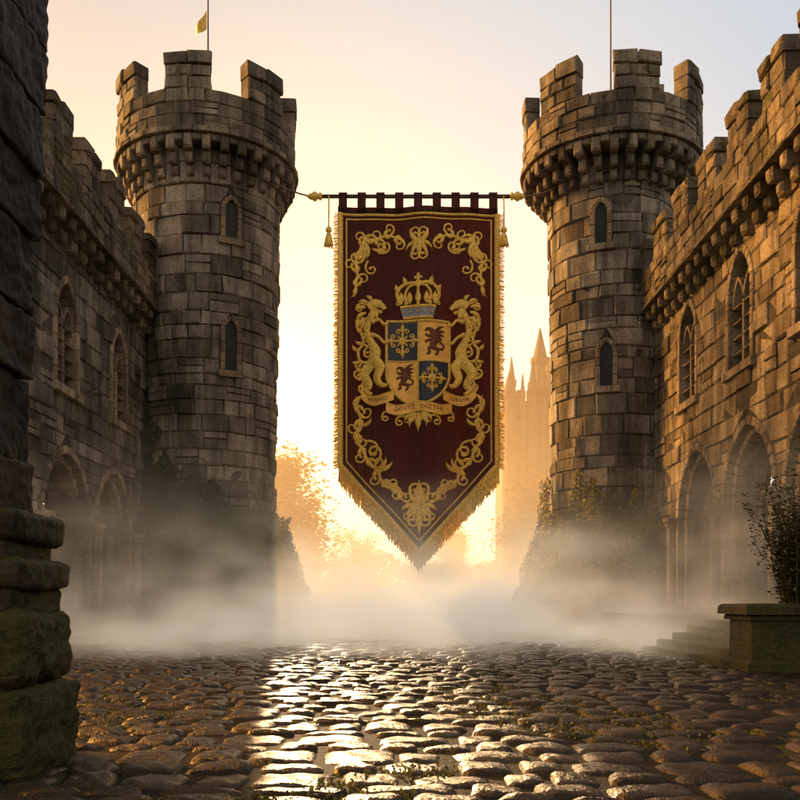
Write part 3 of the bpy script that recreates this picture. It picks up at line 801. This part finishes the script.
stroke(mb,out,1.5,lay=.035,c=SC,mat=2); stroke(mb,[(SC-31.5+i*31.5/12,YS0) for i in range(13)],1.5,lay=.035,c=SC,mat=2)
stroke(mb,[(SC,YS0+i*(YS1-YS0)/20) for i in range(21)],.8,lay=.036,mir=False,mat=2); stroke(mb,[(SC-31+i*62/20,YM) for i in range(21)],.8,lay=.036,mir=False,mat=2)
def fleurcross(cx,cy,r):
    for k in range(4):
        th=k*math.pi/2
        kw=dict(lay=.04,mir=False,mat=2)
        stroke(mb,[(cx+math.cos(th)*r*i/6,cy+math.sin(th)*r*i/6) for i in range(7)],lambda t:1.6*(1-.4*t),**kw)
        e=(cx+math.cos(th)*r*.55,cy+math.sin(th)*r*.55)
        leaf(mb,e,th,r*.55,1.9,0,**kw)
        for s in (-1,1): curl(mb,e,th+s*.4,s,r*.17,1.0,**kw)
        d=th+math.pi/4; leaf(mb,(cx,cy),d,r*.5,1.2,0,**kw)
    lp=[(cx+2.6*math.cos(a),cy+2.6*math.sin(a)) for a in np.linspace(0,6.3,14)]; stroke(mb,lp,.9,lay=.045,mir=False,mat=2)
fleurcross(SC-15.5,341.5,16); fleurcross(SC+14,379,13.5)
def beast(cx,cy,r):
    kw=dict(lay=.04,mir=False,mat=3)
    q=lambda x,y:(cx+x*r,cy+y*r)
    stroke(mb,cr([q(-.25,-.75),q(-.05,-.5),q(.05,-.1),q(-.1,.3),q(.0,.55)],6),lambda t:r*(.13+.12*math.sin(math.pi*t)),**kw)
    stroke(mb,cr([q(-.2,-.72),q(-.42,-.78),q(-.62,-.62)],5),lambda t:r*.14*(1-.6*t),**kw)
    stroke(mb,cr([q(-.05,-.35),q(-.4,-.3),q(-.55,-.45)],5),lambda t:r*.09,**kw)
    stroke(mb,cr([q(-.05,-.1),q(-.4,-.02),q(-.6,.1)],5),lambda t:r*.09,**kw)
    stroke(mb,cr([q(-.05,.4),q(-.35,.5),q(-.3,.8),q(-.5,.88)],5),lambda t:r*.12*(1-.4*t),**kw)
    stroke(mb,cr([q(.0,.5),q(.25,.6),q(.2,.85),q(.05,.92)],5),lambda t:r*.12*(1-.4*t),**kw)
    for k in range(5): leaf(mb,q(.0,-.45+.07*k),-1.1+.35*k,r*(.95-.1*k),r*.11,1,**kw)
    stroke(mb,cr([q(.1,.45),q(.5,.55),q(.65,.3),q(.5,.15)],5),lambda t:r*.07,**kw); leaf(mb,q(.5,.17),-2.4,r*.3,r*.1,1,**kw)
beast(SC+16,342,15); beast(SC-13.5,378,13)
mb.obj('shield',[M_NAVY,M_GOLDL,M_GOLD,M_OXB],coa,smooth=False,root=broot)
mb=MB(); kw=dict(lay=.03,c=SC)
polyfill(mb,[(SC-18,308),(SC+18,308),(SC+15,318),(SC-15,318)],.03,1)
stroke(mb,[(SC-18+i*18/8,307.5+.0*i) for i in range(9)],1.7,**kw); stroke(mb,[(SC-15+i*15/8,318.5) for i in range(9)],1.4,**kw)
stroke(mb,cr([(SC-17,305),(SC-21,295),(SC-17,287),(SC-8,284),(SC,286)]),lambda t:1.9,**kw)
stroke(mb,cr([(SC-11,305),(SC-13,296),(SC-9,288),(SC,285)]),lambda t:1.4,**kw)
stroke(mb,[(SC,306-i*2.4) for i in range(9)],1.5,lay=.032,mir=False)
for x,y in ((SC-20,291),(SC-12,283.5)):
    leaf(mb,(x,y+3),-math.pi/2-.25,10,2.3,0,**kw)
for x in (SC-17,SC-8.5): leaf(mb,(x,305),-math.pi/2,13,2.9,0,**kw); curl(mb,(x,303),-2.4,-1,2.2,.9,**kw)
leaf(mb,(SC,305),-math.pi/2,14,3.0,0,lay=.034,mir=False)
stroke(mb,[(SC,286-i*1.6) for i in range(8)],1.6,lay=.034,mir=False); stroke(mb,[(SC-4+i,279) for i in range(9)],1.4,lay=.036,mir=False)
lp=[(SC+2.4*math.cos(a),285+2.4*math.sin(a)) for a in np.linspace(0,6.3,14)]; stroke(mb,lp,1.5,lay=.04,mir=False)
for i in range(5): stroke(mb,[(SC-14+i*7-1.1,313),(SC-14+i*7+1.1,313)],1.1,lay=.04,mir=False)
mb.obj('crown',[M_GOLD,M_SILV],coa,smooth=True,root=broot)
for m in (0,1):
    mb=MB()
    def st(pts,w,lay=.03):
        pp=cr(pts,7); pp=[(2*SC-x,y) for x,y in pp] if m else pp; stroke(mb,pp,w,lay=lay,mir=False)
    def fl(th): return math.pi-th if m else th
    def fx(p): return (2*SC-p[0],p[1]) if m else p
    sg=-1 if m else 1
    st([(377,309),(370,318),(367,330),(371,342),(375,352),(372,364)],lambda t:5.2-2.4*math.sin(math.pi*min(1,t*1.25))+.6*t)
    st([(368,307),(374,303),(381,305)],lambda t:4.6-.8*t,.05)
    st([(379,304),(383,307),(385,310)],lambda t:3.0*(1-.3*t),.055)
    st([(379,311),(382,313.5)],lambda t:1.5,.05)
    st([(372,322),(379,320),(384,325),(388,324)],lambda t:2.5-.9*math.sin(math.pi*t)-.2*t,.06)
    st([(371,334),(378,337),(384,343),(388,342)],lambda t:2.5-.9*math.sin(math.pi*t)-.2*t,.06)
    st([(373,360),(380,367),(377,378),(381,385),(387,386)],lambda t:4.2*(1-t)+1.7,.055)
    st([(370,364),(364,374),(369,384),(366,391),(372,394)],lambda t:4.0*(1-t)+1.7,.05)
    for p,th,L,w_ in (((372,301),-2.0,9,2.0),((368,303),-2.5,11,2.2),((366,307),-2.9,12,2.2),((366,312),2.95,13,2.3),((367,317),2.7,13,2.3),((369,322),2.4,12,2.1),((373,313),2.1,11,2.2),((377,312),1.8,9,1.8)):
        leaf(mb,fx(p),fl(th),L,w_,-sg,lay=.065,mir=False)
    for p,th,r in (((366,304),-2.5,4.6),((366,312),-3.1,5.2),((366,322),2.8,5.2),((367,334),2.6,5.0),((368,346),2.7,4.6)):
        curl(mb,fx(p),fl(th),-sg,r,1.4,lay=.05,mir=False)
    tl=cr([(368,362),(360,360),(358,350),(363,342),(361,332),(357,326)],6); tl=[fx(p) for p in tl]
    stroke(mb,tl,lambda t:1.8*(1-.3*t),lay=.03,mir=False)
    for q,a in ((6,2.6),(12,-2.7),(18,3.0),(24,-2.4)): leaf(mb,tl[q],fl(a),9,2.0,sg,lay=.032,mir=False)
    curl(mb,tl[-1],fl(-2.0),sg,3.4,1.5,lay=.034,mir=False); leaf(mb,tl[-1],fl(-1.4),9,2.2,-sg,lay=.034,mir=False)
    for p,th,r in (((363,378),2.8,4.8),((366,392),2.9,4.2),((364,368),2.7,4.4)):
        curl(mb,fx(p),fl(th),sg,r,1.5,lay=.03,mir=False)
    leaf(mb,fx((364,372)),fl(2.5),10,2.0,-sg,lay=.03,mir=False)
    mb.obj('lion_supporter',[M_GOLD],coa,smooth=True,root=broot)
mb=MB()
def rib(top,w,lay):
    P_=cr(top,10); vs=[]
    for x,y in P_: vs+= [B(x,y,lay),B(x,y+w,lay)]
    n=len(P_); mb.add(vs,[(2*i,2*i+1,2*i+3,2*i+2) for i in range(n-1)],.5,0)
    for yo in (0,w): stroke(mb,[(x,y+yo) for x,y in P_],.6,lay=lay+.002,mir=False,mat=1)
rib([(386,403),(396,406),(408,404),(418,402),(430,404),(441,406),(452,403)],9.5,.07)
rib([(361,388),(368,394),(378,396),(394,391)],9,.065); rib([(443,391),(459,396),(469,394),(476,388)],9,.065)
kw=dict(lay=.03,c=SC,mat=1)
for th in (.2,.7,1.2): leaf(mb,(SC+2,413),th,17-2*abs(th-.7),2.4,1 if th<.8 else -1,**kw)
leaf(mb,(SC,412),math.pi/2,20,3.2,0,lay=.034,mir=False,mat=1); curl(mb,(SC+8,416),.5,-1,5,1.4,**kw); curl(mb,(SC+16,416),.1,1,4.5,1.3,**kw)
curl(mb,(SC-33,412),2.6,-1,4,1.3,**kw); curl(mb,(SC-55,389),-2.2,1,4.5,1.4,**kw)
ribbon=mb.obj('motto_ribbon',[M_GOLDL,M_GOLD],coa,smooth=False,root=broot)
def textm(body,cx,cyf,hpx,wpx,lay):
    cu=bpy.data.curves.new('t','FONT'); cu.body=body; cu.size=1; cu.align_x='CENTER'; cu.resolution_u=2; cu.offset=.008
    to=bpy.data.objects.new('t',cu); COL.objects.link(to); bpy.context.view_layer.update()
    me=bpy.data.meshes.new_from_object(to.evaluated_get(bpy.context.evaluated_depsgraph_get()))
    vs=[v.co.copy() for v in me.vertices]; fs=[tuple(p.vertices) for p in me.polygons]
    w=max(v.x for v in vs)-min(v.x for v in vs); h=.7
    mid=(max(v.x for v in vs)+min(v.x for v in vs))/2
    out=[]
    for v in vs:
        x=cx+(v.x-mid)/w*wpx; out.append(B(x,cyf(x)-v.y/h*hpx,lay))
    mt=MB(); mt.add(out,fs); bpy.data.objects.remove(to)
    mt.obj('lettering',[M_OXB2],coa,root=broot)
fy=lambda x:410.6+1.6*math.cos((x-SC)/62*2*math.pi*1.0+math.pi)
textm('GOVTZ',SC-13.5,fy,3.8,21,.086); textm('DIZTHI',SC+13.5,fy,3.8,22,.086)
textm('HIANO',378,lambda x:401.4-abs(x-377)*.12,3.6,20,.08); textm('GEVIR',460,lambda x:401.4-abs(x-461)*.12,3.6,20,.08)
mb=MB(); X0=(321-400)*S;X1=(511-400)*S; ZR=1+(600-196.5)*S
lathe(mb,[(.07,X0),(.07,X1)],0,(DB,ZR),12,.5,0,ax='x')
rod=mb.obj('rod',[M_WOOD],broot,root=broot,smooth=True)
for sx,xx in ((-1,X0),(1,X1)):
    mb=MB(); pr=[(.07,-.05),(.13,0),(.13,.06),(.08,.1),(.16,.2),(.17,.27),(.1,.36),(.12,.4),(.05,.5),(.01,.56)]
    pr=[(r,sx*z*.9) for r,z in pr]; lathe(mb,pr,xx,(DB,ZR),14,.5,0,ax='x'); mb.obj('finial',[M_GOLD],rod,smooth=True,root=broot)
for px in (329,503.5):
    mb=MB(); X=(px-400)*S; Z=lambda py:1+(600-py)*S
    tube(mb,[(X,DB-.05,ZR),(X,DB-.12,Z(214)),(X,DB-.12,Z(229))],[.025]*3,6)
    lathe(mb,[(.04,Z(228)),(.10,Z(230)),(.11,Z(232.5)),(.05,Z(234.5)),(.09,Z(236)),(.13,Z(240)),(.15,Z(246.5))][::-1],X,DB-.12,14)
    for i in range(40):
        a=R(0,6.28); tube(mb,[(X+.08*math.cos(a),DB-.12+.08*math.sin(a),Z(236)),(X+.17*math.cos(a),DB-.12+.17*math.sin(a),Z(247+R(0,1.5)))],[.012,.01],4)
    mb.obj('tassel',[M_FRINGE],broot,root=broot)
def rope(a,b,lbl):
    mb=MB(); a=Vector(a);b=Vector(b); pts=[a.lerp(b,t)-Vector((0,0,.35*4*t*(1-t)*.35)) for t in np.linspace(0,1,16)]
    tube(mb,pts,[.028]*16,6); o=mb.obj('rope',[M_ROPE],origin=tuple(a)); o['label']=lbl; o['category']='rope'; o['group']='ropes holding up the banner'
rope((-4.85,31.9,16.35),(X0-.3,DB,ZR),'thin taut rope tied from the grey tower to the banner rod')
rope((5.95,32.1,16.2),(X1+.3,DB,ZR),'thin taut rope tied from the warm tower to the banner rod')

# ---------------------------------------------------------------- mist volumes (true volume grids)
def vol(name,mn_,mx_,res,dens,col,an,densf=None,em=None,step=1.0):
    m,T=newmat(name+'_volume')
    at=T.n('ShaderNodeAttribute',None,attribute_name='density').outputs['Fac']
    dd=T.m('MULTIPLY',at,dens)
    v=T.n('ShaderNodeVolumeScatter',{'Color':(*col,1),'Density':dd,'Anisotropy':an}).outputs[0]
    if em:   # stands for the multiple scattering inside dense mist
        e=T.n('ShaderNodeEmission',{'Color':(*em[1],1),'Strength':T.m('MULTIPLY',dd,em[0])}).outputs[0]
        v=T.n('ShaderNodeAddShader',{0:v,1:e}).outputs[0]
    T.n('ShaderNodeOutputMaterial',{'Volume':v})
    m.cycles.volume_step_rate=step
    ng=bpy.data.node_groups.new(name,'GeometryNodeTree')
    ng.interface.new_socket('Geometry',in_out='INPUT',socket_type='NodeSocketGeometry')
    ng.interface.new_socket('Geometry',in_out='OUTPUT',socket_type='NodeSocketGeometry')
    G=NT(ng); d=densf(G) if densf else 1.0
    vc=G.n('GeometryNodeVolumeCube',{'Density':d,'Min':mn_,'Max':mx_,'Resolution X':res[0],'Resolution Y':res[1],'Resolution Z':res[2]})
    sm=G.n('GeometryNodeSetMaterial',{'Geometry':vc.outputs[0],'Material':m})
    G.n('NodeGroupOutput',{0:sm.outputs[0]})
    me=bpy.data.meshes.new(name); me.materials.append(m)
    o=bpy.data.objects.new(name,me); COL.objects.link(o); o['kind']='stuff'
    md=o.modifiers.new('volume','NODES'); md.node_group=ng
    return o
def fard(G):
    z=G.n('ShaderNodeSeparateXYZ',{0:G.n('GeometryNodeInputPosition').outputs[0]}).outputs[2]
    return G.m('POWER',2.718,G.m('DIVIDE',G.m('MAXIMUM',z,0.0),-11.0))
vol('golden_haze',(-24,46,-.05),(40,150,40),(8,12,12),.020,(1,.78,.5),.4,fard,None,1.5)
def mistd(G):
    pos=G.n('GeometryNodeInputPosition').outputs[0]; sp=G.n('ShaderNodeSeparateXYZ',{0:pos})
    mp=G.n('ShaderNodeVectorMath',{0:pos,1:(.6,.42,.95)},operation='MULTIPLY').outputs[0]
    n1=G.noise(mp,1.0,4,.62); n2=G.noise(pos,.2,1,.5)
    z=sp.outputs[2]
    hs=G.m('ADD',.38,G.m('MULTIPLY',G.m('MAXIMUM',G.m('SUBTRACT',n2,.36),0.0),3.5))
    fall=G.m('POWER',2.718,G.m('MULTIPLY',G.m('DIVIDE',G.m('MAXIMUM',z,0.0),hs),-1.0))
    ry=G.n('ShaderNodeMapRange',{0:sp.outputs[1],1:12.0,2:21.0,3:0.0,4:1.0},interpolation_type='SMOOTHSTEP').outputs[0]
    rx=G.n('ShaderNodeMapRange',{0:G.m('ABSOLUTE',sp.outputs[0]),1:4.5,2:8.2,3:1.0,4:.14}).outputs[0]
    nn=G.m('MULTIPLY',G.m('SUBTRACT',n1,.46),7.0,clamp=True)
    tp=G.n('ShaderNodeMapRange',{0:z,1:3.2,2:4.6,3:1.0,4:0.0}).outputs[0]
    return G.m('MULTIPLY',G.m('MULTIPLY',G.m('MULTIPLY',fall,ry),G.m('MULTIPLY',tp,rx)),G.m('ADD',nn,.08))
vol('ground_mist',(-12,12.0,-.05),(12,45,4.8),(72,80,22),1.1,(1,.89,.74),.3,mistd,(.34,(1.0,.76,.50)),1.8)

# ---------------------------------------------------------------- light, sky, camera
AZ,EL=math.radians(-7.9),math.radians(13.2)
sv=Vector((math.sin(AZ)*math.cos(EL),math.cos(AZ)*math.cos(EL),math.sin(EL)))
sl=bpy.data.lights.new('sun','SUN'); sl.energy=5.0; sl.angle=math.radians(.6); sl.color=(1,.58,.25)
so=bpy.data.objects.new('sun',sl); so.rotation_euler=sv.to_track_quat('Z','Y').to_euler(); so.location=(-20,40,30); COL.objects.link(so)
w=bpy.data.worlds.new('World'); scene.world=w; w.use_nodes=True; w.node_tree.nodes.clear(); T=NT(w.node_tree)
sky=T.n('ShaderNodeTexSky',None,sky_type='NISHITA',sun_disc=False,sun_elevation=EL,sun_rotation=AZ,air_density=1.0,dust_density=1.0,ozone_density=1.5)
dirv=T.n('ShaderNodeTexCoord').outputs['Generated']
def dotp(v):
    return T.m('MAXIMUM',T.n('ShaderNodeVectorMath',{0:dirv,1:tuple(v)},operation='DOT_PRODUCT').outputs['Value'],0.0)
def dv(az,el): a=math.radians(az);e=math.radians(el); return Vector((math.sin(a)*math.cos(e),math.cos(a)*math.cos(e),math.sin(e)))
BK=(0,0,0,1)
d1=dotp(sv); dl=dotp(dv(-62,20)); db=dotp(dv(170,25)); dr=dotp(dv(24,44))
warm=T.mix(T.m('POWER',d1,6.0),(1,1,1,1),(.84,.56,.30,1))
bg1=T.n('ShaderNodeBackground',{'Color':T.mix(1.0,sky.outputs[0],warm,'MULTIPLY'),'Strength':.10})
zz=T.n('ShaderNodeSeparateXYZ',{0:dirv}).outputs[2]
hor=T.m('POWER',T.m('SUBTRACT',1.0,T.m('ABSOLUTE',zz)),6.0)
cl=T.n('ShaderNodeMapping',{'Vector':dirv,'Scale':(1.2,1.2,9)}).outputs[0]
cln=T.ramp(T.noise(cl,2.4,5,.55),[(.45,(0,0,0)),(.7,(1,1,1))])
def lobe(g,f,c): return T.mix(1.0,g,T.mix(f,BK,(*c,1)),'ADD')
g=T.mix(T.m('POWER',d1,5.0),BK,(.40,.27,.16,1))
g=lobe(g,T.m('POWER',d1,60.0),(.24,.12,.02))
g=lobe(g,T.m('POWER',d1,500.0),(1.3,.8,.3))
g=lobe(g,T.m('POWER',d1,6000.0),(9.0,6.5,3.2))
g=lobe(g,hor,(.12,.07,.03))
g=lobe(g,T.m('POWER',dr,4.5),(.20,.29,.36))
bigl=T.n('ShaderNodeVectorMath',{0:(62.0,29.0,6.5)},operation='SCALE')  # added golden glow, out of view to the left, to light the right wall
T.t.links.new(T.m('POWER',dl,26.0),bigl.inputs['Scale'])
g=T.mix(1.0,g,bigl.outputs[0],'ADD')
g=lobe(g,T.m('POWER',db,1.2),(.62,.43,.25))  # added warm fill in the sky behind the camera
g=T.mix(1.0,g,(.07,.06,.048,1),'ADD')
g=T.mix(T.m('MULTIPLY',cln,T.m('MULTIPLY',hor,.45)),g,(.9,.52,.25,1),'ADD')
bg2=T.n('ShaderNodeBackground',{'Color':g,'Strength':1.0})
ad=T.n('ShaderNodeAddShader',{0:bg1.outputs[0],1:bg2.outputs[0]})
T.n('ShaderNodeOutputWorld',{'Surface':ad.outputs[0]})
cam=bpy.data.cameras.new('camera'); co=bpy.data.objects.new('camera',cam); COL.objects.link(co)
co.location=(0,0,1); co.rotation_euler=(math.radians(90),0,0); cam.sensor_width=36; cam.lens=36*F/800; cam.shift_y=.25
cam.clip_start=.05; cam.clip_end=2000; scene.camera=co
